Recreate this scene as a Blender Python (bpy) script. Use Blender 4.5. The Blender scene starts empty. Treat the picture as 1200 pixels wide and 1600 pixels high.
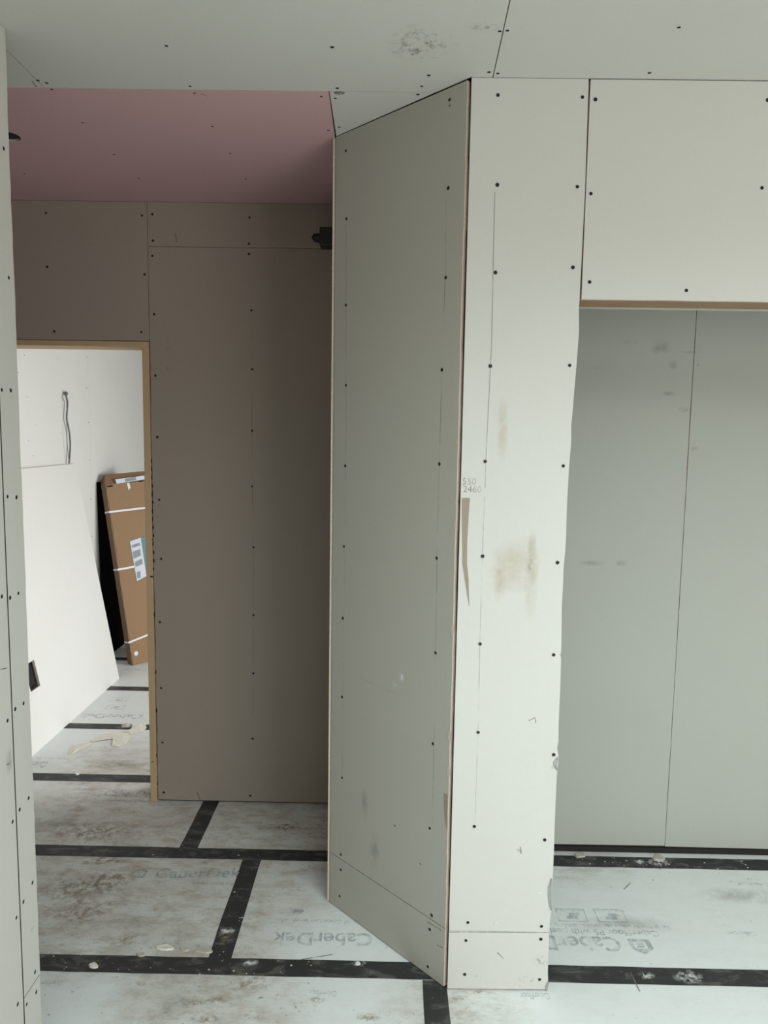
import bpy, bmesh, math, random
from mathutils import Vector, Matrix
random.seed(7)
C = bpy.context.scene.collection
SC = bpy.context.scene

# ---------------------------------------------------------------- camera
CH, PITCH, YAW, ROLL, F = 1.6365, 0.1066, 0.0089, 0.0156, 1138.4
_f = Vector((-math.sin(YAW)*math.cos(PITCH), math.cos(YAW)*math.cos(PITCH), -math.sin(PITCH)))
_r0 = Vector((math.cos(YAW), math.sin(YAW), 0)); _u0 = _r0.cross(_f)
_r = math.cos(ROLL)*_r0 + math.sin(ROLL)*_u0
_u = -math.sin(ROLL)*_r0 + math.cos(ROLL)*_u0
cam = bpy.data.objects.new('camera', bpy.data.cameras.new('camera'))
C.objects.link(cam); SC.camera = cam
cam.data.sensor_fit = 'HORIZONTAL'; cam.data.sensor_width = 36; cam.data.lens = F*36/1200
cam.data.clip_start = .02
cam.matrix_world = Matrix(((_r.x, _u.x, -_f.x, 0), (_r.y, _u.y, -_f.y, 0), (_r.z, _u.z, -_f.z, CH), (0, 0, 0, 1)))

# ---------------------------------------------------------------- world and lights
w = bpy.data.worlds.new('sky'); SC.world = w; w.use_nodes = True
w.node_tree.nodes['Background'].inputs[0].default_value = (.75, .88, 1, 1)
w.node_tree.nodes['Background'].inputs[1].default_value = .35

def area(name, loc, target, sx, sy, power, col, spread=180):
    d = bpy.data.lights.new(name, 'AREA'); d.shape = 'RECTANGLE'; d.size = sx; d.size_y = sy
    d.energy = power; d.color = col; d.spread = math.radians(spread)
    o = bpy.data.objects.new(name, d); C.objects.link(o); o.location = loc
    o.rotation_euler = (Vector(target)-Vector(loc)).to_track_quat('-Z', 'Y').to_euler()
    return o
# lamps added for unseen daylight: overhead, rear right, and from the far room's side
area('added_overhead_light', (1.05, .15, 2.5), (.95, .62, 0), 2.3, 1.1, 62, (.82, .965, 1), 138)
area('added_rear_light', (2.35, -1.1, 1.15), (.7, 2.0, 1.5), 2.0, 2.1, 50, (1, .985, .95))
area('added_far_room_light', (1.7, 4.3, 1.15), (-2, 4.0, .25), 1.5, 1.3, 37, (.97, .985, 1), 118)

SC.view_settings.view_transform = 'Standard'; SC.view_settings.look = 'None'
SC.view_settings.gamma = 1; SC.view_settings.use_curve_mapping = False
SC.view_settings.exposure = 0.0

# ---------------------------------------------------------------- pixel to plane helpers (image 1200 x 1600)
def ray(x, y): return _f + _r*((x-600)/F) - _u*((y-800)/F)
def onplane(x, y, p, n):
    o = Vector((0, 0, CH)); d = ray(x, y)
    return o + d*((Vector(p)-o).dot(n)/d.dot(n))
def onX(x, y, X): return onplane(x, y, (X, 0, 0), Vector((1, 0, 0)))
def onY(x, y, Y): return onplane(x, y, (0, Y, 0), Vector((0, 1, 0)))
def onZ(x, y, Z=0): return onplane(x, y, (0, 0, Z), Vector((0, 0, 1)))

# ---------------------------------------------------------------- materials
def mat(name):
    m = bpy.data.materials.new(name); m.use_nodes = True
    nt = m.node_tree; b = nt.nodes['Principled BSDF']
    return m, nt, b
def N(nt, t, **kw):
    n = nt.nodes.new(t)
    for k, v in kw.items(): setattr(n, k, v)
    return n
def noise(nt, scale, detail=4, rough=.5, vec=None, dist=0):
    n = N(nt, 'ShaderNodeTexNoise'); n.inputs['Scale'].default_value = scale
    n.inputs['Detail'].default_value = detail; n.inputs['Roughness'].default_value = rough
    n.inputs['Distortion'].default_value = dist
    if vec: nt.links.new(vec, n.inputs['Vector'])
    return n.outputs['Fac']
def ramp(nt, fac, a, b, ca=(0, 0, 0, 1), cb=(1, 1, 1, 1)):
    r = N(nt, 'ShaderNodeValToRGB'); nt.links.new(fac, r.inputs[0])
    r.color_ramp.elements[0].position = a; r.color_ramp.elements[0].color = ca
    r.color_ramp.elements[1].position = b; r.color_ramp.elements[1].color = cb
    return r.outputs[0]
def mixc(nt, fac, a, b, mode='MIX'):
    m = N(nt, 'ShaderNodeMix', data_type='RGBA', blend_type=mode)
    for sock, v in ((m.inputs[0], fac), (m.inputs[6], a), (m.inputs[7], b)):
        if hasattr(v, 'links'): nt.links.new(v, sock)
        else: sock.default_value = v
    return m.outputs[2]
def mth(nt, op, a, b=None):
    m = N(nt, 'ShaderNodeMath', operation=op); m.use_clamp = op in ('MULTIPLY', 'ADD') 
    for i, v in enumerate((a, b)):
        if v is None: continue
        if hasattr(v, 'links'): nt.links.new(v, m.inputs[i])
        else: m.inputs[i].default_value = v
    return m.outputs[0]
def pos(nt, scale=(1, 1, 1)):
    g = N(nt, 'ShaderNodeNewGeometry'); mp = N(nt, 'ShaderNodeMapping'); mp.inputs['Scale'].default_value = scale
    nt.links.new(g.outputs['Position'], mp.inputs['Vector']); return mp.outputs[0]

def paper_mat(name, base, dirt=.04):
    m, nt, b = mat(name)
    p = pos(nt)
    big = noise(nt, 2.2, 3, .5, p)
    c = mixc(nt, big, (base[0]*.965, base[1]*.965, base[2]*.955, 1), (base[0]*1.03, base[1]*1.03, base[2]*1.035, 1))
    fine = noise(nt, 260, 3, .6, p)
    c = mixc(nt, ramp(nt, fine, .3, .7), c, (.93, .93, .92, 1), 'MULTIPLY') if False else mixc(nt, mth(nt, 'MULTIPLY', ramp(nt, fine, .35, .75), .10), c, (base[0]*.7, base[1]*.7, base[2]*.68, 1))
    sm = ramp(nt, noise(nt, 5, 6, .65, p, 1.2), .62, .78)
    c = mixc(nt, mth(nt, 'MULTIPLY', sm, dirt), c, (.30, .27, .23, 1))
    nt.links.new(c, b.inputs['Base Color']); b.inputs['Roughness'].default_value = .88
    b.inputs['Specular IOR Level'].default_value = .25
    bp = N(nt, 'ShaderNodeBump'); bp.inputs['Strength'].default_value = .12; bp.inputs['Distance'].default_value = .002
    nt.links.new(mth(nt, 'ADD', mth(nt, 'MULTIPLY', fine, .5), mth(nt, 'MULTIPLY', noise(nt, 14, 3, .5, p), .5)), bp.inputs['Height'])
    nt.links.new(bp.outputs[0], b.inputs['Normal'])
    return m
def plain(name, col, rough=.8, var=.12, scale=30, sc3=(1, 1, 1), bump=.1, metal=0):
    m, nt, b = mat(name); p = pos(nt, sc3)
    f = noise(nt, scale, 4, .6, p)
    c = mixc(nt, f, tuple(v*(1-var) for v in col)+(1,), tuple(min(1, v*(1+var)) for v in col)+(1,))
    nt.links.new(c, b.inputs['Base Color']); b.inputs['Roughness'].default_value = rough; b.inputs['Metallic'].default_value = metal
    bp = N(nt, 'ShaderNodeBump'); bp.inputs['Strength'].default_value = bump; bp.inputs['Distance'].default_value = .002
    nt.links.new(f, bp.inputs['Height']); nt.links.new(bp.outputs[0], b.inputs['Normal'])
    return m

M = {}
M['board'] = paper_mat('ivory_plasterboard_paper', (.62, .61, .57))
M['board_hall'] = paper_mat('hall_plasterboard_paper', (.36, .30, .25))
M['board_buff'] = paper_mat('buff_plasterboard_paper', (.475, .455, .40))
M['board_alcove'] = paper_mat('alcove_plasterboard_paper', (.455, .465, .42), .08)
M['board_white'] = paper_mat('far_room_plasterboard_paper', (.78, .77, .735), .05)
M['board_pink'] = paper_mat('pink_plasterboard_paper', (.62, .40, .41), .05)
M['unseen_buff'] = plain('unseen_buff_wall', (.50, .42, .32), .9, .15, 8)
M['gypsum'] = plain('cut_gypsum_edge', (.62, .52, .44), .95, .25, 160)
M['timber'] = plain('pine_stud_timber', (.34, .21, .12), .7, .2, 12, (1, 1, .1))
M['lining'] = plain('pine_door_lining', (.56, .385, .225), .6, .13, 14, (1, 1, .08))
M['dark'] = plain('dark_cavity', (.02, .017, .015), .95, .2, 20)
M['core'] = plain('dim_stud_cavity', (.07, .05, .04), .95, .3, 20)
M['screw'] = plain('black_phosphate_screw', (.004, .004, .004), .7, .1, 90)
M['black_plastic'] = plain('black_plastic', (.006, .006, .007), .5, .1, 40)
M['matt_black'] = plain('matt_black_shade', (.003, .003, .003), 1, .1, 40)
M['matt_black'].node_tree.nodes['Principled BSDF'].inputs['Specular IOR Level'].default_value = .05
M['cable'] = plain('grey_cable_sheath', (.16, .16, .16), .5, .1, 40)
M['card'] = plain('corrugated_cardboard', (.34, .21, .115), .85, .07, 18, (6, 6, 1))
M['card_flap'] = plain('cardboard_flap', (.25, .155, .085), .85, .08, 30)
M['card_edge'] = plain('cardboard_side', (.22, .14, .085), .85, .15, 60)
M['strap'] = plain('white_plastic_strap', (.8, .8, .78), .4, .03, 20)
M['white_print'] = plain('white_label_paper', (.70, .74, .80), .6, .03, 60)
M['teal_print'] = plain('teal_label_paper', (.13, .25, .27), .6, .05, 30)
M['grey_print'] = plain('grey_label_ink', (.30, .32, .36), .7, .1, 30)
M['flake'] = plain('broken_plaster', (.52, .47, .40), .95, .2, 60, bump=.5)
M['scrap'] = plain('cream_torn_paper', (.80, .77, .66), .9, .08, 40)
M['torn'] = plain('torn_grey_paper', (.42, .42, .40), .9, .15, 80)

# film-faced chipboard floor: pale grey film, mud smeared where feet pass
def floor_mat():
    m, nt, b = mat('film_faced_chipboard'); p = pos(nt)
    base = mixc(nt, noise(nt, 1.6, 3, .5, p), (.76, .79, .77, 1), (.85, .88, .86, 1))
    def spot(x, y, r, e=1.0):
        v = N(nt, 'ShaderNodeVectorMath', operation='DISTANCE'); v.inputs[1].default_value = (x, y, 0)
        nt.links.new(p, v.inputs[0])
        return mth(nt, 'MULTIPLY', ramp(nt, v.outputs['Value'], 0.0, 1.0, (1, 1, 1, 1), (0, 0, 0, 1)) if r is None else
                   mth(nt, 'MAXIMUM', mth(nt, 'SUBTRACT', 1.0, mth(nt, 'DIVIDE', v.outputs['Value'], r)), 0), e)
    reg = None
    for s in ((-1.0, 2.55, .42, 2.0), (-.95, 2.25, .3, 1.6), (-1.1, 3.0, .55, 1.6), (-.62, 2.2, .3, 1.1), (-.5, 1.9, .33, 1.5), (-.35, 2.95, .5, 2.0), (-.75, 2.95, .45, 1.4),
              (-.4, 2.4, .3, .8), (-1.35, 3.45, .35, 1.0), (.75, 2.72, .25, 1.2), (.2, 1.92, .25, 1.0), (-.9, 2.75, .5, 1.2)):
        v = spot(*s); reg = v if reg is None else mth(nt, 'ADD', reg, v)
    reg2 = mth(nt, 'ADD', mth(nt, 'MULTIPLY', reg, 1.0), .12)
    ps = pos(nt, (1, 1.7, 1))
    sm = ramp(nt, noise(nt, 10, 9, .76, pos(nt, (1, 2.0, 1)), .15), .45, .64)
    smear = mth(nt, 'MULTIPLY', sm, reg2)
    film = mth(nt, 'MULTIPLY', mth(nt, 'MULTIPLY', ramp(nt, noise(nt, 2.6, 7, .7, pos(nt, (1, 1.5, 1)), .3), .22, .60), reg), .55)
    base = mixc(nt, film, base, (.44, .385, .315, 1))
    c = mixc(nt, mth(nt, 'MULTIPLY', smear, .62), base, (.35, .27, .195, 1))
    sp = ramp(nt, noise(nt, 30, 6, .75, ps, .2), .60, .66)
    c = mixc(nt, mth(nt, 'MULTIPLY', mth(nt, 'MULTIPLY', sp, reg2), .75), c, (.21, .145, .09, 1))
    sp2 = ramp(nt, noise(nt, 60, 3, .6, p), .70, .74)
    c = mixc(nt, mth(nt, 'MULTIPLY', sp2, .45), c, (.14, .11, .08, 1))
    # faint scuffs running with the boards
    sc = ramp(nt, noise(nt, 9, 4, .7, pos(nt, (1.2, 14, 1)), .4), .66, .75)
    c = mixc(nt, mth(nt, 'MULTIPLY', sc, .16), c, (.28, .29, .28, 1))
    nt.links.new(c, b.inputs['Base Color'])
    r = mixc(nt, smear, (.42, .42, .42, 1), (.85, .85, .85, 1)); nt.links.new(r, b.inputs['Roughness'])
    bp = N(nt, 'ShaderNodeBump'); bp.inputs['Strength'].default_value = .25; bp.inputs['Distance'].default_value = .002
    nt.links.new(noise(nt, 9, 5, .6, p), bp.inputs['Height']); nt.links.new(bp.outputs[0], b.inputs['Normal'])
    return m
M['floor'] = floor_mat()
def tape_mat():
    m, nt, b = mat('dusty_black_seam_tape'); p = pos(nt, (1, 2.2, 1))
    d = ramp(nt, noise(nt, 11, 6, .7, p, .8), .50, .72)
    c = mixc(nt, mth(nt, 'MULTIPLY', d, .50), (.030, .030, .031, 1), (.30, .28, .25, 1))
    s = ramp(nt, noise(nt, 30, 5, .7, p), .66, .72)
    c = mixc(nt, mth(nt, 'MULTIPLY', s, .8), c, (.55, .52, .47, 1))
    nt.links.new(c, b.inputs['Base Color']); b.inputs['Roughness'].default_value = .6
    return m
M['tape'] = tape_mat()

def worn(name, col, alpha=.8, scale=18, lo=.35, hi=.6, spherical=False, sc3=(1, 1, 1)):
    """flat print or stain lying on a surface: worn away by noise (optionally fading from its middle)"""
    m, nt, b = mat(name); b.inputs['Base Color'].default_value = tuple(col)+(1,); b.inputs['Roughness'].default_value = .9
    f = ramp(nt, noise(nt, scale, 6, .7, pos(nt, sc3)), lo, hi)
    a = mth(nt, 'MULTIPLY', f, alpha)
    if spherical:
        tc = N(nt, 'ShaderNodeTexCoord'); v = N(nt, 'ShaderNodeVectorMath', operation='DISTANCE')
        nt.links.new(tc.outputs['UV'], v.inputs[0]); v.inputs[1].default_value = (.5, .5, 0)
        g = ramp(nt, v.outputs['Value'], .12, .5, (1, 1, 1, 1), (0, 0, 0, 1))
        a = mth(nt, 'MULTIPLY', a, g)
    nt.links.new(a, b.inputs['Alpha'])
    return m
M['ink'] = worn('faded_blue_grey_print', (.40, .46, .48), .52, 26, .36, .60)
M['ink_faint'] = worn('very_faint_print', (.32, .36, .38), .34, 40, .40, .58)
M['pencil'] = worn('pencil_line', (.22, .21, .20), .50, 6, .3, .5)
M['pencil_faint'] = worn('faint_pencil_line', (.28, .27, .25), .45, 7, .42, .6)
M['glue'] = worn('brown_bare_paper_patch', (.35, .29, .22), .92, 60, .1, .2)
M['rust'] = worn('soft_ochre_stain', (.66, .53, .37), .30, 14, .25, .6, True)
M['smudge'] = worn('grey_smudge', (.34, .31, .26), .6, 60, .50, .66, True)
M['smudge_soft'] = worn('soft_grey_smudge', (.36, .34, .31), .30, 20, .35, .6, True)
M['mud'] = worn('dried_mud', (.40, .30, .20), .70, 40, .45, .62, True)
M['scratch'] = worn('scratch', (.25, .22, .19), .7, 30, .3, .5)
M['whitemark'] = worn('white_scuff', (.85, .85, .82), .8, 50, .45, .55, True)

# ---------------------------------------------------------------- builders
def link(name, me, parent=None):
    o = bpy.data.objects.new(name, me); C.objects.link(o)
    if parent: o.parent = parent
    return o
def finish(name, bm, mats, parent=None):
    bmesh.ops.recalc_face_normals(bm, faces=bm.faces)
    me = bpy.data.meshes.new(name); bm.to_mesh(me); bm.free()
    for m in (mats if isinstance(mats, (list, tuple)) else [mats]): me.materials.append(M[m])
    return link(name, me, parent)
def box_into(bm, a, b, mi=0):
    vs = [bm.verts.new((x, y, z)) for x in (a[0], b[0]) for y in (a[1], b[1]) for z in (a[2], b[2])]
    for q in ((0, 1, 3, 2), (4, 6, 7, 5), (0, 4, 5, 1), (2, 3, 7, 6), (0, 2, 6, 4), (1, 5, 7, 3)):
        bm.faces.new([vs[i] for i in q]).material_index = mi
def boxes(name, lst, m, parent=None):
    bm = bmesh.new()
    for a, b in lst: box_into(bm, a, b)
    return finish(name, bm, m, parent)
def struct(name, lst, m):
    o = boxes(name, lst, m); o['kind'] = 'structure'; return o
def empty(name, loc=(0, 0, 0)):
    o = bpy.data.objects.new(name, None); C.objects.link(o); o.location = loc; o.empty_display_size = .05; return o
def tag(o, label, cat, group=None):
    o['label'] = label; o['category'] = cat
    if group: o['group'] = group
    return o

def slab(name, loop, n, th, mats, parent=None, holes=()):
    """board with outline `loop` (world points on its face plane), going back by th against normal n"""
    bm = bmesh.new(); n = Vector(n).normalized(); loops = []
    edges = []
    for lp in [loop]+list(holes):
        vs = [bm.verts.new(p) for p in lp]; loops.append(vs)
        for i in range(len(vs)): edges.append(bm.edges.new((vs[i], vs[(i+1) % len(vs)])))
    if holes: bmesh.ops.triangle_fill(bm, edges=edges, use_beauty=True, use_dissolve=False)
    else: bm.faces.new(loops[0])
    front = list(bm.faces)
    r = bmesh.ops.extrude_face_region(bm, geom=front)
    bmesh.ops.translate(bm, verts=[g for g in r['geom'] if isinstance(g, bmesh.types.BMVert)], vec=-n*th)
    bm.normal_update()
    for f in bm.faces:
        f.material_index = 0 if abs(f.normal.dot(n)) > .9 else 1
    return finish(name, bm, mats, parent)
def ragged(a, b, amp, step=.03, axis=Vector((1, 0, 0))):
    """points from a to b, nibbled sideways"""
    a, b = Vector(a), Vector(b); k = max(2, int((b-a).length/step)); out = [a]; ph = random.random()*9
    for i in range(1, k):
        t = (i+random.uniform(-.3, .3))/k; s = math.sin(t*23+ph)*.4+random.uniform(-1, 1)*.6
        out.append(a.lerp(b, t)+axis*amp*s)
    out.append(b); return out

def screw_mesh(rim):
    bm = bmesh.new(); k = 12
    def ring(r, z): return [bm.verts.new((r*math.cos(2*math.pi*i/k), r*math.sin(2*math.pi*i/k), z)) for i in range(k)]
    A = ring(.0068, .0001); B = ring(.0050, .0009); D = ring(.0042, .0004); c = bm.verts.new((0, 0, .0002))
    for i in range(k):
        j = (i+1) % k
        bm.faces.new((A[i], A[j], B[j], B[i])).material_index = 1
        bm.faces.new((B[i], B[j], D[j], D[i])).material_index = 0
        bm.faces.new((D[i], D[j], c)).material_index = 0
    me = bpy.data.meshes.new('screw'); bm.to_mesh(me); bm.free()
    me.materials.append(M['screw']); me.materials.append(rim); return me
SCREWS = {}
def screws(board, pts, n, s=1.0):
    q = Vector(n).to_track_quat('Z', 'Y').to_euler(); rim = board.data.materials[0]
    if rim.name not in SCREWS: SCREWS[rim.name] = screw_mesh(rim)
    for p in pts:
        o = link('screw', SCREWS[rim.name], board); o.location = Vector(p)+Vector(n)*.0003; o.rotation_euler = q
        k = s*random.uniform(.9, 1.08); o.scale = (k, k, 1)

def line_strip(name, pts, n, wdt, m, parent, off=.0007):
    """thin flat stroke lying on a surface"""
    bm = bmesh.new(); n = Vector(n).normalized(); prev = None
    uv = bm.loops.layers.uv.new('UVMap')
    for i, p in enumerate(pts):
        p = Vector(p); d = (Vector(pts[min(i+1, len(pts)-1)])-Vector(pts[max(i-1, 0)])).normalized()
        s = n.cross(d)*(wdt[i] if isinstance(wdt, (list, tuple)) else wdt)*.5
        cur = (bm.verts.new(p+n*off-s), bm.verts.new(p+n*off+s))
        if prev: bm.faces.new((prev[0], cur[0], cur[1], prev[1]))
        prev = cur
    return finish(name, bm, m, parent)
def blotch(name, c, n, ax, ru, rv, m, parent, off=.0006, k=18, jag=.12):
    """irregular flat mark round point c; ax = its long direction"""
    n = Vector(n).normalized(); ax = Vector(ax).normalized(); ay = n.cross(ax)
    bm = bmesh.new(); uv = bm.loops.layers.uv.new('UVMap'); vs = []; co = []
    for i in range(k):
        a = 2*math.pi*i/k; r = 1+random.uniform(-jag, jag)
        vs.append(bm.verts.new(Vector(c)+n*off+ax*ru*r*math.cos(a)+ay*rv*r*math.sin(a)))
        co.append((.5+.5*math.cos(a), .5+.5*math.sin(a)))
    ce = bm.verts.new(Vector(c)+n*off)
    for i in range(k):
        j = (i+1) % k; f = bm.faces.new((vs[i], vs[j], ce))
        for l, u in zip(f.loops, (co[i], co[j], (.5, .5))): l[uv].uv = u
    return finish(name, bm, m, parent)
def lettering(txt, loc, rx, size, m, parent, flip=False, n='floor', bold=.0, name='printed_lettering', sx=1.0, align='LEFT'):
    cu = bpy.data.curves.new('t', 'FONT'); cu.body = txt; cu.size = size; cu.offset = bold; cu.align_x = align; cu.resolution_u = 3
    t = bpy.data.objects.new('t', cu); C.objects.link(t)
    bpy.context.view_layer.update()
    me = bpy.data.meshes.new_from_object(t.evaluated_get(bpy.context.evaluated_depsgraph_get()))
    bpy.data.objects.remove(t); bpy.data.curves.remove(cu)
    me.name = name; me.materials.clear(); me.materials.append(M[m])
    o = link(name, me, parent); o.location = loc; o.rotation_euler = rx; o.scale = (sx, 1, 1)
    return o

X_, Y_, Z_ = Vector((1, 0, 0)), Vector((0, 1, 0)), Vector((0, 0, 1))
H = 2.56; T = .0125
YP = 2.0012; YB = 3.0665; XL = -.9157; YC = 2.087; ZH = 2.0027
DF = Vector((-.1904, 2.3924, 0)); DN = Vector((.1815, 2.0085, 0))      # splayed wall, far and near ends
DD = (DN-DF).normalized(); DNRM = Vector((DD.y, -DD.x, 0)).normalized()
if DNRM.y > 0: DNRM = -DNRM
def onD(x, y): return onplane(x, y, DN, DNRM)

# ---------------------------------------------------------------- floor
floor = struct('floor', [((-3.2, -3.2, -.10), (3.4, 7.0, -.0225))], 'core')
Y0 = 2.0748; TW = .036
rows = []
for k in range(-9, 8):
    ya = Y0+.6*k; yb = min(ya+.6, 6.85)
    j = {-1: .1557, 0: -.5108, 1: -.7749}.get(k, None)
    if k == -1: js = [-2.244, .1557, 2.556]
    elif k == 0: js = [-2.91, -.5108, 1.89]
    elif k == 1: js = [-.7749, 1.625]
    elif k >= 2: js = [[-.2], [.9], [-.5], [.3], [-.2], [.9]][k-2]
    else: js = [[-1.1, 1.3], [-.4, 2.0], [-1.7, .7]][k % 3]
    rows.append((ya, yb, js))
g = .0012
panels = []
for ya, yb, js in rows:
    if yb < -3.2: continue
    xs = [-3.2]+[j for j in js if -3.1 < j < 3.3]+[3.4]
    for a, b in zip(xs, xs[1:]):
        panels.append(boxes('floor_panel', [((a+g, max(ya, -3.2)+g, -.022), (b-g, yb-g, 0))], 'floor', floor))
# black seam tape over the joints
def tape(name, a, b, along, jag=.0012):
    bm = bmesh.new(); a, b = Vector(a), Vector(b); s = Vector((-(b-a).y, (b-a).x, 0)).normalized()*TW
    k = max(2, int((b-a).length/.09)); prev = None
    for i in range(k+1):
        p = a.lerp(b, i/k); r1, r2 = random.uniform(-jag, jag), random.uniform(-jag, jag)
        cur = [bm.verts.new(p-s*(1+r1/TW)), bm.verts.new(p+s*(1+r2/TW)), bm.verts.new(p+s*(1+r2/TW)+Z_*.0008), bm.verts.new(p-s*(1+r1/TW)+Z_*.0008)]
        if prev:
            for u in range(4):
                v = (u+1) % 4; bm.faces.new((prev[u], prev[v], cur[v], cur[u]))
        else: bm.faces.new(cur)
        prev = cur
    bm.faces.new(prev)
    return finish(name, bm, 'tape', floor)
for k in range(-3, 8):
    y = Y0+.6*k
    if k in (2,): tape('seam_tape', (-3.15, y, .0002), (-.2, y, .0002), 'x')
    elif k == 3:
        tape('seam_tape', (-2.0, y, .0002), (onZ(206, 1136).x, y, .0002), 'x'); tape('seam_tape', (onZ(226, 1136).x, y, .0002), (1.8, y, .0002), 'x')
    elif k > 3: tape('seam_tape', (-2.05, y, .0002), (1.8, y, .0002), 'x')
    elif k == 1: tape('seam_tape', (-3.15, y, .0002), (-.205, y, .0002), 'x'); tape('seam_tape', (.0, y, .0002), (3.1, y, .0002), 'x')
    elif k == 0: tape('seam_tape', (-3.15, y, .0002), (.17, y, .0002), 'x'); tape('seam_tape', (.36, y, .0002), (3.1, y, .0002), 'x')
    else: tape('seam_tape', (-1, y, .0002), (3.1, y, .0002), 'x')
tape('seam_tape', (.1557, 1.475, .0004), (.1557, 2.036, .0004), 'y')
tape('seam_tape', (-.5108, Y0+.02, .0004), (-.5108, Y0+.6, .0004), 'y')
tape('seam_tape', (-.7749, Y0+.62, .0004), (-.7749, YB+.1, .0004), 'y')

# lettering printed on the film
def emblem(loc, size, rot, m):
    bm = bmesh.new(); s = size
    def q(pts):
        bm.faces.new([bm.verts.new((x*s, y*s, 0)) for x, y in pts])
    q([(0, 0), (1, 0), (1, .2), (0, .2)]); q([(0, .2), (.24, .2), (.24, .80), (0, .62)]); q([(.80, .2), (1, .2), (1, .62), (.80, .78)])
    q([(.24, .62), (.80, .62), (.80, .78), (.5, 1.0), (.24, .80)]); q([(.36, .28), (.7, .28), (.7, .38), (.36, .38)]); q([(.36, .44), (.7, .44), (.7, .54), (.36, .54)])
    o = finish('printed_emblem', bm, m, floor); o.location = loc; o.rotation_euler = (0, 0, rot); return o
def word(txt, p, q, size, m='ink', rot=0, bold=None, h=.0007):
    """word whose baseline starts at p and ends at q on the floor"""
    d = q-p; ang = math.atan2(d.y, d.x); bold = size*.018 if bold is None else bold
    o = lettering(txt, (p.x, p.y, h), (0, 0, ang), size, m, floor, bold=bold)
    bpy.context.view_layer.update()
    wd = max(v.co.x for v in o.data.vertices)-min(v.co.x for v in o.data.vertices)
    o.scale = (d.length/wd, 1, 1); return o
def F2(x, y): return onZ(x, y, 0)
# in the hall, the right way up
word('CaberDek', F2(240, 1372), F2(375, 1371), .085)
emblem(F2(200, 1371)+Z_*.0007, .062, 0, 'ink')
word('for fast secure flooring', F2(300, 1382), F2(378, 1384), .03, 'ink_faint')
# upside down beside the splayed wall
word('CaberDek', F2(583, 1459), F2(428, 1457), .085)
word('chipboard flooring with film', F2(600, 1440), F2(430, 1434), .03, 'ink_faint')
blotch('printed_pictogram', F2(466, 1423), Z_, X_, .02, .018, 'ink_faint', floor)
# upside down on the right
word('CaberDek', F2(966, 1465), F2(800, 1461), .095)
emblem(F2(1014, 1468)+Z_*.0007, .072, math.pi, 'ink')
word('CaberFloor P5 with peel clean film', F2(1028, 1455), F2(790, 1449), .040, 'ink')
word('keep film in place until the building is weathertight', F2(1045, 1447), F2(800, 1441), .022, 'ink_faint')
def pict(x, y):
    c = F2(x, y); bm = bmesh.new(); a = .05; b = .034; t = .0035
    for (x0, y0, x1, y1) in ((-a, -b, a, -b+t), (-a, b-t, a, b), (-a, -b, -a+t, b), (a-t, -b, a, b), (-.02, -.02, .02, -.004), (-.008, -.004, .03, .012)):
        bm.faces.new([bm.verts.new((c.x+u, c.y+v, .0007)) for u, v in ((x0, y0), (x1, y0), (x1, y1), (x0, y1))])
    finish('printed_pictogram', bm, 'ink', floor)
pict(893, 1430); pict(954, 1431)
word('sealed surface', F2(912, 1421), F2(868, 1420), .026, 'ink_faint'); word('tape all joints', F2(975, 1422), F2(925, 1420), .026, 'ink_faint')
word('CaberDek', F2(905, 1371), F2(862, 1369), .03, 'ink_faint'); word('CaberFloor', F2(1200, 1380), F2(1150, 1378), .03, 'ink_faint'); word('CaberDek', F2(1180, 1457), F2(1130, 1454), .03, 'ink_faint')
# through the doorway
word('CaberDek', F2(160, 1244), F2(243, 1246), .085); word('for fast secure flooring', F2(165, 1252), F2(240, 1254), .028, 'ink_faint')
word('CaberDek', F2(226, 1117), F2(128, 1115), .085); pict(180, 1105); pict(186, 1093)
word('CaberDek', F2(78, 1191), F2(36, 1190), .085); word('CaberFloor P5', F2(110, 1184), F2(58, 1183), .03, 'ink_faint')
word('CaberDek', F2(230, 1046), F2(195, 1045), .06, 'ink_faint')
# foreground
word('CaberFloor', F2(858, 1552), F2(812, 1551), .035, 'ink'); word('CaberFloor', F2(527, 1549), F2(482, 1547), .03, 'ink_faint')
word('CaberFloor', F2(100, 1533), F2(68, 1532), .03, 'ink_faint')
# mud and footmarks with a shape of their own
for x, y, ru, rv, k in ((120, 1390, .16, .10, 'mud'), (175, 1375, .10, .08, 'mud'), (130, 1425, .13, .07, 'mud'), (205, 1468, .07, .03, 'mud'), (160, 1345, .12, .04, 'mud'), (393, 1537, .07, .045, 'mud'),
                        (303, 1567, .06, .025, 'mud'), (340, 1562, .04, .02, 'mud'), (322, 1592, .06, .02, 'mud'), (270, 1575, .06, .05, 'smudge_soft'), (90, 1290, .14, .07, 'smudge_soft'), (450, 1292, .13, .05, 'mud'),
                        (150, 1300, .22, .08, 'mud'), (495, 1563, .03, .015, 'mud'), (220, 1537, .02, .012, 'mud'), (455, 1425, .05, .03, 'smudge_soft'), (180, 1195, .16, .07, 'smudge_soft'), (1160, 1400, .18, .05, 'smudge_soft'),
                        (745, 1551, .06, .01, 'mud'), (575, 1590, .04, .02, 'mud'), (975, 1445, .2, .05, 'smudge_soft')):
    blotch('mud_stain', F2(x, y), Z_, X_, ru, rv, k, floor, off=.0012 if k == 'mud' else .001)
blotch('dust_patch', F2(352, 1462), Z_, X_, .04, .05, 'mud', floor, off=.0016)
for (a, b) in (((975, 1390), (985, 1380)), ((985, 1520), (1000, 1550)), ((520, 1492), (470, 1500)), ((1150, 1343), (1165, 1352))):
    line_strip('scratch', [F2(*a), F2(*b)], Z_, .004, 'scratch', floor, off=.0016)
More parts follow.
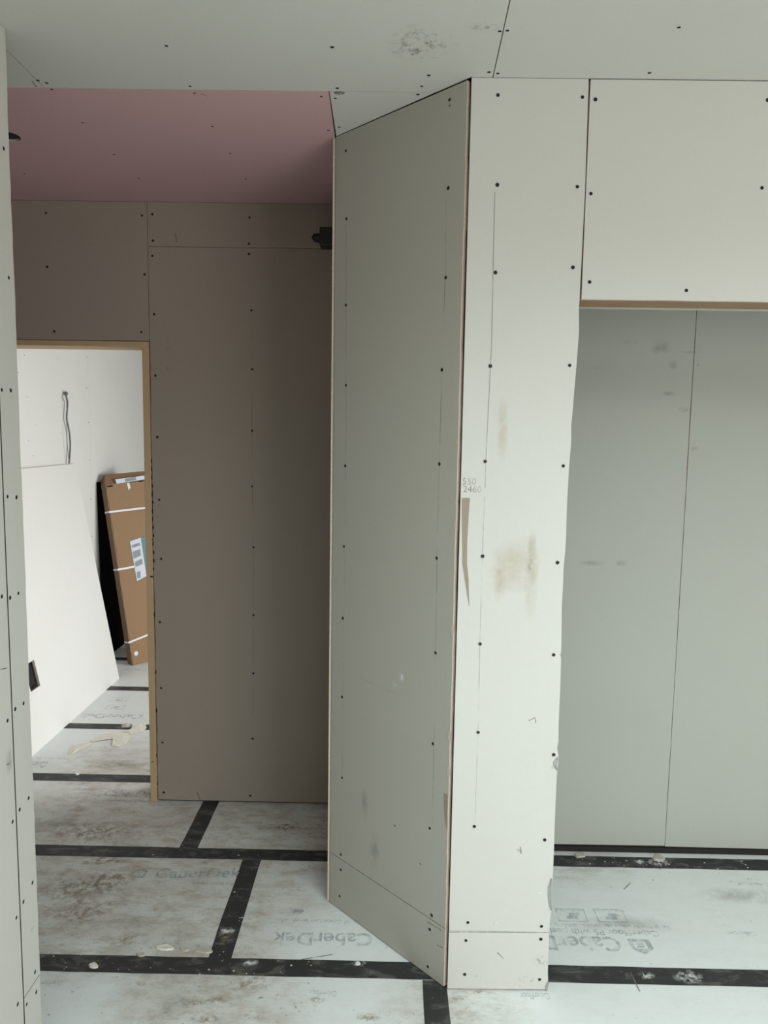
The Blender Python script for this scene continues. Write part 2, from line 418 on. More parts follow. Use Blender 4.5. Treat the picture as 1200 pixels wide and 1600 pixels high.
for x, y, s in ((1075, 1527, .05), (1010, 1525, .03), (1030, 1348, .05), (1000, 1347, .03), (560, 1506, .025), (390, 1505, .03), (355, 1455, .03)):
    blotch('dust_patch', F2(x, y), Z_, X_, s, s*.6, 'whitemark', floor, off=.0018)

# ---------------------------------------------------------------- ceiling
NC = Vector((0, 0, -1))
ceil = struct('ceiling', [((-3.2, -3.2, H+T), (3.4, 7.0, H+.12))], 'core')
cj = [(.302-.06, 1.3), (.2465, 1.987)]
def up(x, y): p = onZ(x, y, H); return p
e = .0012
ja = up(771, 117); jb = up(797, 0); jd = (ja-jb)/(ja.y-jb.y)
def jx(y, s): return Vector((ja.x+jd.x*(y-ja.y)+s, y, H))
# large left board (front edge YC), large right board, board behind them
b1 = slab('ceiling_board', [jx(-3.2, -e), jx(YP, -e), Vector((.19, YP, H)), Vector((.105, YC, H)), Vector((-.962+e, YC, H)), Vector((-.962+e, -3.2, H))], NC, T, ['board', 'gypsum'], ceil)
b2 = slab('ceiling_board', [jx(-3.2, e), Vector((3.4, -3.2, H)), Vector((3.4, YP, H)), jx(YP, e)], NC, T, ['board', 'gypsum'], ceil)
b3 = slab('ceiling_board', [Vector((-3.2, -3.2, H)), Vector((-.962-e, -3.2, H)), Vector((-.962-e, YC, H)), Vector((-3.2, YC, H))], NC, T, ['board', 'gypsum'], ceil)
pk = slab('pink_ceiling_board', [Vector(p) for p in ((-1.325+e, YC+.003, H), (-.187, YC+.003, H), (-.194, 2.39, H), (-.194, YB, H), (-1.325+e, YB, H))], NC, T, ['board_pink', 'gypsum'], ceil)
pk['label'] = 'pink fire-rated ceiling board'
hc = Vector((-1.243, 2.42, H))
hole = [hc+Vector((.043*math.cos(a), .043*math.sin(a), 0)) for a in [2*math.pi*i/24 for i in range(24)]]
hx = -1.325-e
pk2 = slab('pink_ceiling_board', [Vector(p) for p in ((-3.2, YC+.003, H), (-1.05, YC+.003, H), (-1.05, YC+.004, H), (-3.2, YC+.004, H))], NC, T, ['board_pink', 'gypsum'], ceil) if False else None
tri = slab('ceiling_board', [Vector(p) for p in ((-.1845, YC+.003, H), (.101, YC+.003, H), (-.1885, 2.388, H))], NC, T, ['board', 'gypsum'], ceil)
# second pink board, left, its edge running under the downlight hole
bpy.data.objects.remove(pk)
pk = slab('pink_ceiling_board', [Vector(p) for p in ((-1.325+e, YC+.003, H), (-.187, YC+.003, H), (-.194, 2.39, H), (-.194, YB, H), (-1.325+e, YB, H))], NC, T, ['board_pink', 'gypsum'], ceil, holes=[hole])
pk['label'] = 'pink fire-rated ceiling board'
pl = slab('pink_ceiling_board', [Vector(p) for p in ((-3.2, YC+.003, H), (hx, YC+.003, H), (hx, YB, H), (-3.2, YB, H))], NC, T, ['board_pink', 'gypsum'], ceil)
pl['label'] = 'pink fire-rated ceiling board'
# dark socket in the downlight hole
bm = bmesh.new(); bmesh.ops.create_cone(bm, cap_ends=True, segments=24, radius1=.041, radius2=.041, depth=.006, matrix=Matrix.Translation(hc+Vector((0, 0, .0095))))
finish('downlight_hole', bm, 'dark', ceil)
lt = boxes('ceiling_board', [((-2.06, YB+.12, H), (2.2, 6.8, H+T))], 'board_white', ceil)
boxes('ceiling_board', [((.21, 2.13, H), (3.4, 2.74, H+T))], 'board_alcove', ceil)
CP = {b1: [(260, 71), (519, 73), (781, 48), (764, 112), (670, 117), (659, 134), (297, 134), (527, 137), (73, 129)], b2: [(793, 47), (778, 114), (1015, 113), (1061, 42)], b3: [(59, 125)],
      pk: [(304, 145), (129, 191), (332, 197), (178, 241), (360, 239), (217, 278), (384, 279), (81, 139), (502, 150), (513, 203)], pl: [(38, 271)], tri: [(524, 153), (530, 198), (653, 147)]}
for b, pts in CP.items(): screws(b, [up(*p) for p in pts], NC, .85 if b in (pk, pl) else .95)
ax = Vector((1, 0, 0))
blotch('smudge', up(658, 68), NC, ax, .085, .085, 'smudge', ceil); blotch('smudge', up(758, 41), NC, ax, .045, .022, 'smudge', ceil)
blotch('smudge', up(640, 78), NC, ax, .05, .03, 'smudge', ceil)
blotch('torn_patch', up(530, 145), NC, ax, .016, .010, 'scratch', ceil)
line_strip('scratch', [up(50, 126), up(57, 136)], NC, .003, 'scratch', ceil)
line_strip('scratch', [up(325, 150), up(314, 146)], NC, .004, 'scratch', ceil)

# ---------------------------------------------------------------- pier wall and header over the alcove (one plane)
NY = Vector((0, -1, 0))
wp = struct('wall_front', [((.205, YP+T+.001, 0), (.472, YP+.12, H)), ((.472, YP+T+.001, ZH+.028), (3.3, YP+.12-T, H)), ], 'core')
LX = .1925
zj = .1885
xr = .4925
right = [(906, 468), (905, 482), (904, 520), (901, 570), (897, 620), (895, 640), (892, 665), (893, 690), (889, 730), (886, 790), (884, 850), (881, 890), (880, 920), (877, 950), (877, 985), (877, 1018), (875, 1023), (877, 1028), (875, 1075), (873, 1130),
         (872, 1160), (870, 1168), (872, 1178), (872, 1192), (871, 1202), (870, 1225), (868, 1262), (867, 1290), (866, 1330), (864, 1375), (861, 1390), (861, 1425), (859, 1440), (858, 1455)]
def P(x, y): return onY(x, y, YP)
loop = [Vector((LX, YP, H-.001)), Vector((P(920, 125).x, YP, H-.001)), P(914, 300)]+[P(x+random.uniform(-.6, .6), y) for x, y in right]
zz = zj+.0004
loop[-1].z = zz
loop += [Vector((LX, YP, zz))]
pier = slab('plasterboard_panel', loop, NY, T, ['board', 'gypsum'], wp)
low = slab('plasterboard_panel', [Vector((LX, YP, zj-.0006)), Vector((P(858, 1457).x, YP, zj-.0006)), P(857, 1490), P(856, 1520), P(857, 1546), Vector((LX, YP, .004))], NY, T, ['board', 'gypsum'], wp)
for v in ():
    pass
hl = P(922, 125).x+.0015
hdr = slab('plasterboard_panel', [Vector((hl, YP-.001, H-.002)), Vector((1.715, YP-.001, H-.002))]+ragged((1.715, YP-.001, ZH), (P(908.5, 468).x, YP-.001, ZH), .0012, .05, Z_), NY, T, ['board', 'gypsum'], wp)
hdr2 = slab('plasterboard_panel', [Vector(p) for p in ((1.718, YP-.001, H-.002), (3.3, YP-.001, H-.002), (3.3, YP-.001, ZH), (1.718, YP-.001, ZH))], NY, T, ['board', 'gypsum'], wp)
boxes('lintel_timber', [((.472, YP+T, ZH), (3.3, YP+.115, ZH+.027))], 'timber', wp)
boxes('plasterboard_panel', [((.46, YP+.1155, ZH-.004), (3.3, YP+.128, H-.002))], 'board_alcove', wp)
screws(pier, [P(*p) for p in ((778, 149), (910, 152), (777, 289), (902, 292), (774, 426), (895, 418), (766, 572), (890, 571), (758, 721), (880, 728), (754, 869), (871, 879), (750, 1006), (865, 1023), (747, 1144), (865, 1179), (741, 1291), (851, 1312), (731, 1441), (846, 1447))], NY)
screws(low, [P(*p) for p in ((728, 1469), (845, 1467), (726, 1522), (843, 1530))], NY)
screws(hdr, [P(*p)-Y_*.001 for p in ((930, 156), (923, 303), (921, 441), (1072, 454), (1190, 294), (1199, 157))], NY)
# marks on the pier
line_strip('pencil_line', [P(773, 300), P(768, 540), P(759, 720), P(758, 762)], NY, .0022, 'pencil', pier)
line_strip('pencil_line', [P(757, 776), P(754, 860), P(750, 1000), P(747, 1140), P(742, 1285)], NY, .0018, 'pencil_faint', pier)
line_strip('bare_patch', [P(728, 778), P(727, 800), P(726, 850), P(726, 880), P(729, 905), P(733, 947)], NY, [.022, .020, .014, .013, .011, .001], 'glue', pier)
for t, x, y in (('550', 722, 757), ('2460', 723, 769)):
    lettering(t, P(x, y)-Y_*.0008, (math.pi/2, 0, 0), .026, 'pencil', pier, name='pencil_note')
for x, y, ru, rv, m in ((805, 885, .085, .075, 'rust'), (830, 905, .13, .022, 'rust'), (785, 670, .10, .018, 'rust'), (832, 860, .07, .015, 'rust'), (780, 905, .07, .02, 'rust')):
    blotch('ochre_stain', P(x, y), NY, Z_, ru, rv, m, pier, off=.0006+random.random()*.0003)
blotch('smudge', P(827, 885), NY, Z_, .03, .006, 'smudge', pier, off=.001)
for x, y, ru, rv, m in ((845, 1500, .03, .02, 'scratch'), (745, 1528, .015, .012, 'smudge'), (812, 1328, .012, .005, 'smudge')):
    blotch('smudge', P(x, y), NY, X_, ru, rv, 'smudge' if m != 'scratch' else 'smudge', pier)
blotch('smudge', P(822, 1530), NY, X_, .03, .012, 'smudge', low); blotch('smudge', P(747, 1528), NY, X_, .01, .01, 'smudge', low)
line_strip('scratch', [P(777, 1488), P(787, 1498)], NY, .003, 'scratch', low)
line_strip('scratch', [P(826, 1126), P(836, 1121), P(837, 1129)], NY, .003, 'scratch', pier)
line_strip('scratch', [P(813, 1323), P(814, 1334)], NY, .003, 'scratch', pier)
for x, y in ((790, 1387), (812, 1330), (843, 1395), (775, 1442)): blotch('white_scuff', P(x, y), NY, X_, .009, .007, 'whitemark', pier)
blotch('white_scuff', P(803, 1540), NY, X_, .03, .008, 'whitemark', low)
line_strip('crumpled_joint', [P(700, 1456), P(740, 1456), P(780, 1456.5), P(857, 1457)], NY, .0022, 'scratch', pier)
# torn paper curling off the ragged edge
def curl(pts, depth, name='torn_paper_curl'):
    bm = bmesh.new(); prev = None
    for x, y, wd in pts:
        p = P(x, y); cur = [bm.verts.new(p+Vector((-wd, -.0006, 0))), bm.verts.new(p+Vector((-wd*.3, -depth*.6, 0))), bm.verts.new(p+Vector((wd*.15, -depth, 0)))]
        if prev:
            for u in (0, 1): bm.faces.new((prev[u], prev[u+1], cur[u+1], cur[u]))
        prev = cur
    o = finish(name, bm, 'torn', pier); md = o.modifiers.new('s', 'SOLIDIFY'); md.thickness = .0006; return o
curl([(862, 1372, .002), (860, 1385, .007), (860, 1400, .008), (861, 1415, .006), (862, 1422, .001)], .006)
curl([(871, 1183, .001), (870, 1190, .010), (869, 1196, .008), (871, 1203, .001)], .006)
blotch('torn_dent', P(866, 1199), NY, X_, .014, .007, 'smudge_soft', pier)
curl([(857, 1532, .001), (855, 1540, .006), (854, 1546, .004)], .006)

# ---------------------------------------------------------------- splayed wall
def dp(t, z, off=0): p = DF.lerp(DN, t)+DNRM*off; return Vector((p.x, p.y, z))
bm = bmesh.new()
ws = slab('wall_splayed', [Vector(p) for p in (dp(.03, 0, -T-.001), dp(.965, 0, -T-.001), (.205, 2.03, 0), (.205, 2.115, 0), (.12, 2.125, 0), (-.105, 2.44, 0), (-.175, 2.44, 0))], (0, 0, -1), H, ['core', 'core'])
ws['kind'] = 'structure'
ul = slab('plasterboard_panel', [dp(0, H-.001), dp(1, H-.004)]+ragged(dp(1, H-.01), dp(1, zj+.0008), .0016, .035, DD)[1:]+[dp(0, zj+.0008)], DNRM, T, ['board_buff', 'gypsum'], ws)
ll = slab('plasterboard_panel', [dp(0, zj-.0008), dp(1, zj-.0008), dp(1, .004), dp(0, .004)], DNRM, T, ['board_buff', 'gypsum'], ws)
screws(ul, [onD(*p) for p in ((541, 236), (542, 342), (541, 477), (541, 602), (540, 728), (538, 854), (536, 966), (535, 1089), (535, 1215), (533, 1335), (703, 156), (701, 294), (697, 434), (691, 578), (687, 725), (683, 872), (681, 1020), (677, 1162), (672, 1294), (675, 1430))], DNRM)
screws(ll, [onD(*p) for p in ((533, 1359), (531, 1400), (672, 1452), (669, 1510))], DNRM)
line_strip('pencil_line', [onD(698, 265), onD(696, 430), onD(690, 600), onD(684, 830), onD(681, 1010), onD(676, 1290)], DNRM, .0022, 'pencil_faint', ul)
line_strip('pencil_line', [onD(541, 350), onD(541, 700), onD(537, 1000), onD(535, 1210)], DNRM, .0018, 'pencil_faint', ul)
line_strip('bare_patch', [onD(696.5, 1240), onD(696.5, 1262), onD(697, 1280), onD(699, 1299)], DNRM, [.014, .013, .010, .001], 'glue', ul)
line_strip('scratch', [onD(555, 1055), onD(600, 1078), onD(622, 1082)], DNRM, .002, 'pencil_faint', ul)
line_strip('crumpled_joint', [dp(0, zj), dp(.5, zj), dp(1, zj)], DNRM, .002, 'scratch', ul, off=.0009)
line_strip('scratch', [onD(668, 1440), onD(690, 1454)], DNRM, .003, 'scratch', ul); line_strip('scratch', [onD(683, 1476), onD(692, 1481)], DNRM, .003, 'scratch', ll)
blotch('white_scuff', onD(628, 1057), DNRM, Z_, .022, .016, 'whitemark', ul); blotch('white_scuff', onD(617, 1069), DNRM, Z_, .008, .012, 'whitemark', ul)
blotch('smudge', onD(585, 1330), DNRM, Z_, .07, .03, 'smudge_soft', ul); blotch('smudge', onD(570, 1255), DNRM, Z_, .06, .02, 'smudge_soft', ul)
for x, y in ((617, 1290), (657, 1350), (703, 165)): blotch('smudge', onD(x, y), DNRM, Z_, .004, .004, 'scratch', ul)
# raised lip of burred gypsum on the near edge
for y, s in ((820, .004), (838, .003), (985, .006), (1150, .006), (1205, .006), (690, .003), (1330, .003)):
    p = onD(709-(y-850)*.027, y)
    q = dp(1, p.z); blotch('burred_edge', q+DNRM*.0005-DD*.001, DNRM, Z_, s*2.6, s, 'gypsum', ul, off=.001)

# ---------------------------------------------------------------- hall right wall (behind the splayed wall) with a black box
wh = struct('wall_right', [((-.176, 2.45, 0), (-.10, YB, H)), ((-.10, 2.73, 0), (-.02, YB, H))], 'core')
slab('plasterboard_panel', [Vector((-.1915, 2.398, .004)), Vector((-.1915, YB-.001, .004)), Vector((-.1915, YB-.001, H-.001)), Vector((-.1915, 2.398, H-.001))], (-1, 0, 0), -.0075, ['board', 'gypsum'], wh)

# ---------------------------------------------------------------- alcove
YA = 2.738
wa = struct('wall_alcove', [((-.02, YA+T+.001, 0), (3.3, YA+.08, H))], 'core')
aj = 1.0845
def A(x, y): return onY(x, y, YA)
xj = A(1064, 900).x
al = slab('plasterboard_panel', [Vector((-.02, YA, H-.001)), Vector((xj-.002, YA, H-.001))]+ragged((xj-.002, YA, H-.01), (xj-.001, YA, .034), .0009, .05)[1:]+[Vector((-.02, YA, .028))], NY, T, ['board_alcove', 'gypsum'], wa)
ar = slab('plasterboard_panel', [Vector((xj+.001, YA, H-.001)), Vector((xj+1.2, YA, H-.001)), Vector((xj+1.2, YA, .026)), Vector((xj+.001, YA, .031))], NY, T, ['board_alcove', 'gypsum'], wa)
slab('plasterboard_panel', [Vector(p) for p in ((xj+1.203, YA, H-.001), (3.3, YA, H-.001), (3.3, YA, .028), (xj+1.203, YA, .028))], NY, T, ['board_alcove', 'gypsum'], wa)
for x, y, ru, rv in ((1033, 543, .045, .03), (985, 535, .03, .012), (970, 880, .03, .015), (925, 880, .06, .012), (1075, 550, .05, .006), (1068, 640, .03, .012), (1085, 700, .02, .008), (1052, 570, .02, .02), (935, 575, .02, .01), (1045, 615, .03, .01)):
    blotch('smudge', A(x, y), NY, X_, ru, rv, 'smudge_soft', al)
for x, y, ru, rv in ((1091, 570, .008, .008), (1078, 1295, .022, .010), (1083, 700, .006, .02)): blotch('smudge', A(x, y), NY, X_, ru, rv, 'smudge', ar)
for x, y in ((965, 538), (1053, 638), (1052, 645)): blotch('smudge', A(x, y), NY, X_, .006, .004, 'smudge', al)
line_strip('scratch', [A(975, 1306), A(990, 1312)], NY, .004, 'whitemark', al)
boxes('sole_plate', [((-.02, YA+.004, 0), (3.3, YA+T, .022))], 'dark', wa)

# ---------------------------------------------------------------- hall back wall with the doorway
DX0, DX1 = -1.80, -1.0415; DZ = 1.9805
wb = struct('wall_back', [((-3.2, YB+T+.001, 0), (DX0-.03, YB+.125, H)), ((-1.012, YB+T+.001, 0), (2.2, YB+.125, H)), ((DX0-.03, YB+T+.001, DZ+.024), (-1.012, YB+.125, H))], 'core')
def B(x, y): return onY(x, y, YB)
xb = -1.0104
zt = B(130, 532).z
zs = 2.384
bl = slab('plasterboard_panel', [Vector((-2.3, YB, H-.001)), Vector((xb-.0015, YB, H-.001)), Vector((xb-.0015, YB, zt+.002))]+ragged((xb-.003, YB, zt+.002), (-2.3, YB, zt+.001), .001, .06, Z_), NY, T, ['board_hall', 'gypsum'], wb)
bs = slab('plasterboard_panel', [Vector(p) for p in ((xb+.0015, YB, H-.001), (-.195, YB, H-.001), (-.195, YB, zs+.001), (xb+.0015, YB, zs+.001))], NY, T, ['board_hall', 'gypsum'], wb)
bb = slab('plasterboard_panel', [Vector((xb+.0015, YB, zs-.0012)), Vector((-.195, YB, zs-.0012)), Vector((-.195, YB, .010)), Vector((xb+.002, YB, .010))]+ragged((xb+.002, YB, .012), (xb+.0015, YB, zt), .0022, .02)[1:], NY, T, ['board_hall', 'gypsum'], wb)
slab('plasterboard_panel', [Vector(p) for p in ((-3.2, YB, H-.001), (-2.303, YB, H-.001), (-2.303, YB, .01), (-3.2, YB, .01))], NY, T, ['board_hall', 'gypsum'], wb)
slab('plasterboard_panel', [Vector(p) for p in ((-2.3, YB, zt), (DX0-.031, YB, zt), (DX0-.031, YB, .01), (-2.3, YB, .01))], NY, T, ['board_hall', 'gypsum'], wb)
# boards on the far-room side
boxes('plasterboard_panel', [((-1.012, YB+.126, 0), (2.2, YB+.138, H))], 'board_white', wb)
boxes('plasterboard_panel', [((DX0-.03, YB+.126, DZ+.024), (-1.013, YB+.138, H))], 'board_white', wb)
screws(bl, [B(*p) for p in ((72, 333), (222, 337), (74, 417), (226, 429), (85, 518), (221, 519))], NY, 1.0)
screws(bs, [B(*p) for p in ((238, 335), (390, 340), (239, 376), (389, 381))], NY)
screws(bb, [B(*p) for p in ((238, 400), (389, 397), (241, 491), (393, 485), (243, 587), (394, 577), (246, 683), (394, 673), (249, 781), (394, 760), (252, 873), (396, 855), (250, 972), (396, 961), (252, 1075), (396, 1052), (254, 1160), (395, 1154), (256, 1238), (391, 1243))], NY)
line_strip('pencil_line', [B(393, 490), B(394, 700), B(396, 900), B(395, 1150)], NY, .0025, 'pencil_faint', bb)
line_strip('scratch', [B(274, 364), B(276, 379)], NY, .004, 'scratch', bs); blotch('smudge', B(430, 382), NY, X_, .015, .006, 'smudge', bs)
blotch('smudge', B(140, 381), NY, X_, .012, .005, 'rust', bl)
for y in (530, 545, 560, 575): blotch('smudge', B(262, y), NY, X_, .008, .010, 'smudge_soft', bb)
line_strip('scratch', [B(308, 1238), B(313, 1250)], NY, .005, 'scratch', bb)
line_strip('torn_edge', [B(236, 532), B(238, 560), B(241, 620)], NY, [.012, .008, .002], 'smudge', bb)
for y in list(range(720, 900, 13))+[960, 1050, 1110, 1180, 1225]:
    blotch('chipped_edge', B(237+(y-720)*.0175+random.uniform(-.5, 1), y), NY, Z_, .006+random.random()*.006, .003, 'dark', bb, off=.0009)

door = empty('door_1', (DX1, YB, 0)); door['kind'] = 'structure'
def doorpart(n, a, b, m='lining'):
    o = boxes(n, [(a, b)], m, None); o.parent = door; o.matrix_parent_inverse = Matrix.Translation(-door.location); 
    bv = o.modifiers.new('b', 'BEVEL'); bv.width = .0015; bv.segments = 1; return o
bpy.context.view_layer.update()
j1 = doorpart('door_jamb', (DX1, YB-.002, 0), (DX1+.0285, YB+.14, DZ))
doorpart('door_jamb', (DX0-.028, YB-.002, 0), (DX0, YB+.14, DZ))
doorpart('door_head', (DX0-.028, YB-.002, DZ), (DX1+.0285, YB+.14, DZ+.0215))
for x, y, r in ((237, 901, .008), (238, 1190, .0045), (238, 843, .004)):
    o = blotch('timber_knot', onY(x, y, YB-.002), NY, Z_, r*.6, r, 'core', None); o.parent = door; o.matrix_parent_inverse = Matrix.Translation(-door.location)

# ---------------------------------------------------------------- left wall (board end stops at the hall)
NXp = Vector((1, 0, 0))
wl = struct('wall_left', [((-1.016, -3.2, 0), (XL-T-.001, 1.7954-.016, H))], 'core')
def L(x, y): return onX(x, y, XL)
jy = (L(20, 1150).y+L(34, 1480).y)/2; EY = 1.7954
edge = ragged((XL, EY, H-.001), (XL, EY, zj+.05), .0022, .035, Y_)
l1 = slab('plasterboard_panel', [Vector((XL, jy+.0026, H-.001))]+edge+[Vector((XL, EY, zj+.001)), Vector((XL, jy+.0026, zj+.001))], NXp, T, ['board', 'core'], wl)
l2 = slab('plasterboard_panel', [Vector(p) for p in ((XL, jy-.0026, H-.001), (XL, .69, H-.001), (XL, .69, .03), (XL, jy-.0026, .03))], NXp, T, ['board', 'core'], wl)
l3 = slab('plasterboard_panel', [Vector(p) for p in ((XL, jy+.0026, zj-.0012), (XL, EY-.002, zj-.0012), (XL, EY-.001, .004), (XL, jy+.0026, .004))], NXp, T, ['board', 'core'], wl)
slab('plasterboard_panel', [Vector(p) for p in ((XL, .687, H-.001), (XL, -3.2, H-.001), (XL, -3.2, .004), (XL, .687, .004))], NXp, T, ['board', 'core'], wl)
screws(l1, [L(*p) for p in ((5, 232), (13, 434), (16, 610), (25, 777), (15, 934), (28, 927), (23, 1108), (36, 1099), (30, 1265), (44, 1247), (36, 1409), (50, 1379), (54, 1519))], NXp)
screws(l2, [L(*p) for p in ((2, 609), (11, 776), (2, 932), (11, 1126), (19, 1284), (25, 1434), (27, 1569))], NXp)
screws(l3, [L(*p) for p in ((41, 1569), (56, 1550))], NXp)
for a, b in (((0, 1046), (10, 1044)), ((10, 1195), (15, 1193))): line_strip('scratch', [L(*a), L(*b)], NXp, .003, 'scratch', l2)
blotch('smudge', L(14, 1190), NXp, Z_, .04, .02, 'smudge_soft', l2); blotch('smudge', L(50, 1452), NXp, Z_, .008, .012, 'smudge_soft', l1)
# end cap board of the left wall, facing the hall
slab('plasterboard_panel', [Vector(p) for p in ((XL-T-.001, EY-.0015, .004), (-1.016, EY-.0015, .004), (-1.016, EY-.0015, H-.001), (XL-T-.001, EY-.0015, H-.001))], (0, 1, 0), T, ['board', 'gypsum'], wl)

# ---------------------------------------------------------------- unseen rest of the shell, it shapes the daylight
struct('unseen_wall_east', [((3.3, -3.2, 0), (3.4, 7.0, H))], 'unseen_buff')
struct('unseen_wall_rear', [((-1.0, -2.1, 0), (-.1, -2.0, H)), ((2.7, -2.1, 0), (3.3, -2.0, H)), ((-.1, -2.1, 2.45), (2.7, -2.0, H)), ((-.1, -2.1, 0), (2.7, -2.0, .3))], 'unseen_buff')
struct('unseen_wall_west', [((-3.3, -3.2, 0), (-3.2, 7.0, H))], 'board_hall')
# far room
XR = -2.06
wf = struct('wall_far_left', [((XR-.12, YB+.126, 0), (XR-T-.001, 6.9, H))], 'core')
f1 = slab('plasterboard_panel', [Vector(p) for p in ((XR, YB+.127, H-.001), (XR, 4.98, H-.001), (XR, 4.98, .01), (XR, YB+.127, .01))], NXp, T, ['board_white', 'gypsum'], wf)
f2 = slab('plasterboard_panel', [Vector(p) for p in ((XR, 4.9806, H-.001), (XR, 6.8, H-.001), (XR, 6.8, .01), (XR, 4.9806, .01))], NXp, T, ['board_white', 'gypsum'], wf)
def G(x, y): return onX(x, y, XR)
screws(f1, [G(*p) for p in ((38, 555), (90, 560), (92, 615), (42, 620), (95, 677), (57, 665), (44, 689), (52, 712), (28, 582), (97, 730), (63, 733))], NXp, .55)
screws(f2, [G(*p) for p in ((135, 558), (135, 606), (138, 660), (140, 719), (142, 780), (143, 838))], NXp, .9)
boxes('sole_plate', [((XR-T, YB+.127, 0), (XR-.002, 6.8, .01))], 'core', wf)
struct('wall_far', [((-2.2, 6.8, 0), (2.3, 6.9, H))], 'board_white')
struct('wall_far_right', [((2.1, YB+.14, 0), (2.2, 6.8, H))], 'board_white')

# ---------------------------------------------------------------- things
# black box on the hall's right wall
jb_ = empty('junction_box', (-.193, 2.9, 2.345)); tag(jb_, 'small black plastic box with round nose sticking out high on the hall wall', 'electrical box')
def child(o, root):
    o.parent = root; o.matrix_parent_inverse = Matrix.Translation(-root.location); return o
o = child(boxes('housing', [((-.288, 2.865, 2.348), (-.2, 2.935, 2.416))], 'black_plastic'), jb_)
bv = o.modifiers.new('b', 'BEVEL'); bv.width = .004; bv.segments = 2
bm = bmesh.new(); bmesh.ops.create_uvsphere(bm, u_segments=20, v_segments=12, radius=.016, matrix=Matrix.Translation((-.300, 2.9, 2.385)) @ Matrix.Diagonal((1.3, 1, 1, 1)))
o = child(finish('round_nose', bm, 'black_plastic'), jb_)
bm = bmesh.new(); bmesh.ops.create_cone(bm, cap_ends=True, segments=20, radius1=.015, radius2=.019, depth=.034, matrix=Matrix.Translation((-.294, 2.9, 2.383)) @ Matrix.Rotation(math.pi/2, 4, 'Y'))
child(finish('cable_gland', bm, 'black_plastic'), jb_)

# cable hanging out of the far-room wall
def tube(name, pts, r, m, res=10):
    cu = bpy.data.curves.new(name, 'CURVE'); cu.dimensions = '3D'; cu.bevel_depth = r; cu.bevel_resolution = 2
    sp = cu.splines.new('NURBS'); sp.points.add(len(pts)-1); sp.order_u = 3; sp.use_endpoint_u = True; sp.resolution_u = res
    for q, p in zip(sp.points, pts): q.co = (*p, 1)
    t = bpy.data.objects.new('t', cu); C.objects.link(t); bpy.context.view_layer.update()
    me = bpy.data.meshes.new_from_object(t.evaluated_get(bpy.context.evaluated_depsgraph_get()))
    bpy.data.objects.remove(t); me.name = name; me.materials.clear(); me.materials.append(M[m]); me.polygons.foreach_set('use_smooth', [True]*len(me.polygons))
    return link(name, me)
cb = empty('hanging_cable', tuple(G(102, 612))); tag(cb, 'thin grey electric cable hanging in a long loop from the white far-room wall', 'cable')
def GC(x, y, d=.02): return onX(x, y, XR+d)
child(tube('cable_sheath', [GC(102, 612, -.005), GC(102, 614, .012), GC(104, 622, .03), GC(106, 628), GC(104.5, 645), GC(104, 655), GC(107, 668), GC(109, 680), GC(110, 697), GC(109, 710), GC(108, 724)], .0055, 'cable'), cb)
child(tube('bare_wire', [GC(103.5, 618, .03), GC(104.5, 640, .025), GC(104, 660, .025), GC(104.5, 685, .025), GC(106, 705, .022), GC(108, 723, .024)], .0018, 'cable'), cb)
bm = bmesh.new(); bmesh.ops.create_uvsphere(bm, u_segments=14, v_segments=8, radius=.013, matrix=Matrix.Translation(GC(103, 615, .018)))
child(finish('cable_knot', bm, 'cable'), cb)

# loose plasterboard sheet leaning on the far-room wall, socket cut-out in it
S0 = Vector((-1.778, 3.46, 0)); S1 = Vector((-1.778, 4.664, 0)); lean = Vector((XR+.016-S0.x, 0, 0)); hs = 1.415
U = Vector(((XR+.018-S0.x), .03, hs)); su = U.normalized(); sn = Y_.cross(su).normalized()
if sn.x < 0: sn = -sn
def onS(x, y): return onplane(x, y, S0, sn)
hp = [onS(63, 1071), onS(53, 1031)]
a1 = hp[1]; a0 = hp[0]; wy = .10
hol = [a0, a0+(a1-a0), a1-Y_*wy, a0-Y_*wy]
sheet = slab('plasterboard_sheet', [S0, S1, S1+U, S0+U-Y_*.0], sn, .0125, ['board_white', 'gypsum'], None, holes=[hol])
tag(sheet, 'loose white plasterboard sheet with square cut-out leaning on the far-room wall', 'plasterboard sheet')
cv = boxes('cut_out_shade_block', [((-.05, -.055, -.055), (-.02, .055, .055))], 'dark', sheet);  # dark block added behind the cut-out, standing in for the shaded gap
cc = (a0+a1)/2-Y_*wy/2; cv.location = cc+Vector((.0, 0, 0)); cv.rotation_euler = (0, -math.atan2(-U.x, U.z), 0)
cv.name = 'cut_out_shade'
for x, y in ((86, 831), (54, 841), (123, 933), (91, 949), (119, 1049), (85, 1072), (148, 1028)):
    blotch('nail_mark', onS(x, y), sn, Z_, .005, .004, 'smudge', sheet, off=.001)

# flat-pack carton leaning in the corner
K0 = F2(207, 1040)
top = onX(164.5, 757, -1.985); 
hv = top-K0; hh = hv.length; hv.normalize()
th = 0.86
wv = Vector((math.cos(th), math.sin(th), 0)); wv = (wv-hv*wv.dot(hv)).normalized(); nv = hv.cross(wv).normalized()   # points to the back
if nv.y < 0: nv = -nv
BW, BT = .40, .06
cart = empty('cardboard_carton', tuple(K0)); tag(cart, 'long brown flat cardboard carton with white straps leaning in the far-room corner', 'box')
def kb(u, v, n_): return K0+wv*u+hv*v+nv*n_
def kbox(name, u0, u1, v0, v1, n0, n1, m, jag=False):
    bm = bmesh.new(); ps = [kb(u, v, q) for u in (u0, u1) for v in (v0, v1) for q in (n0, n1)]
    vs = [bm.verts.new(p) for p in ps]
    for q in ((0, 1, 3, 2), (4, 6, 7, 5), (0, 4, 5, 1), (2, 3, 7, 6), (0, 2, 6, 4), (1, 5, 7, 3)):
        f = bm.faces.new([vs[i] for i in q])
        if q == (0, 1, 3, 2) and isinstance(m, list): f.material_index = 1
    return child(finish(name, bm, m), cart)
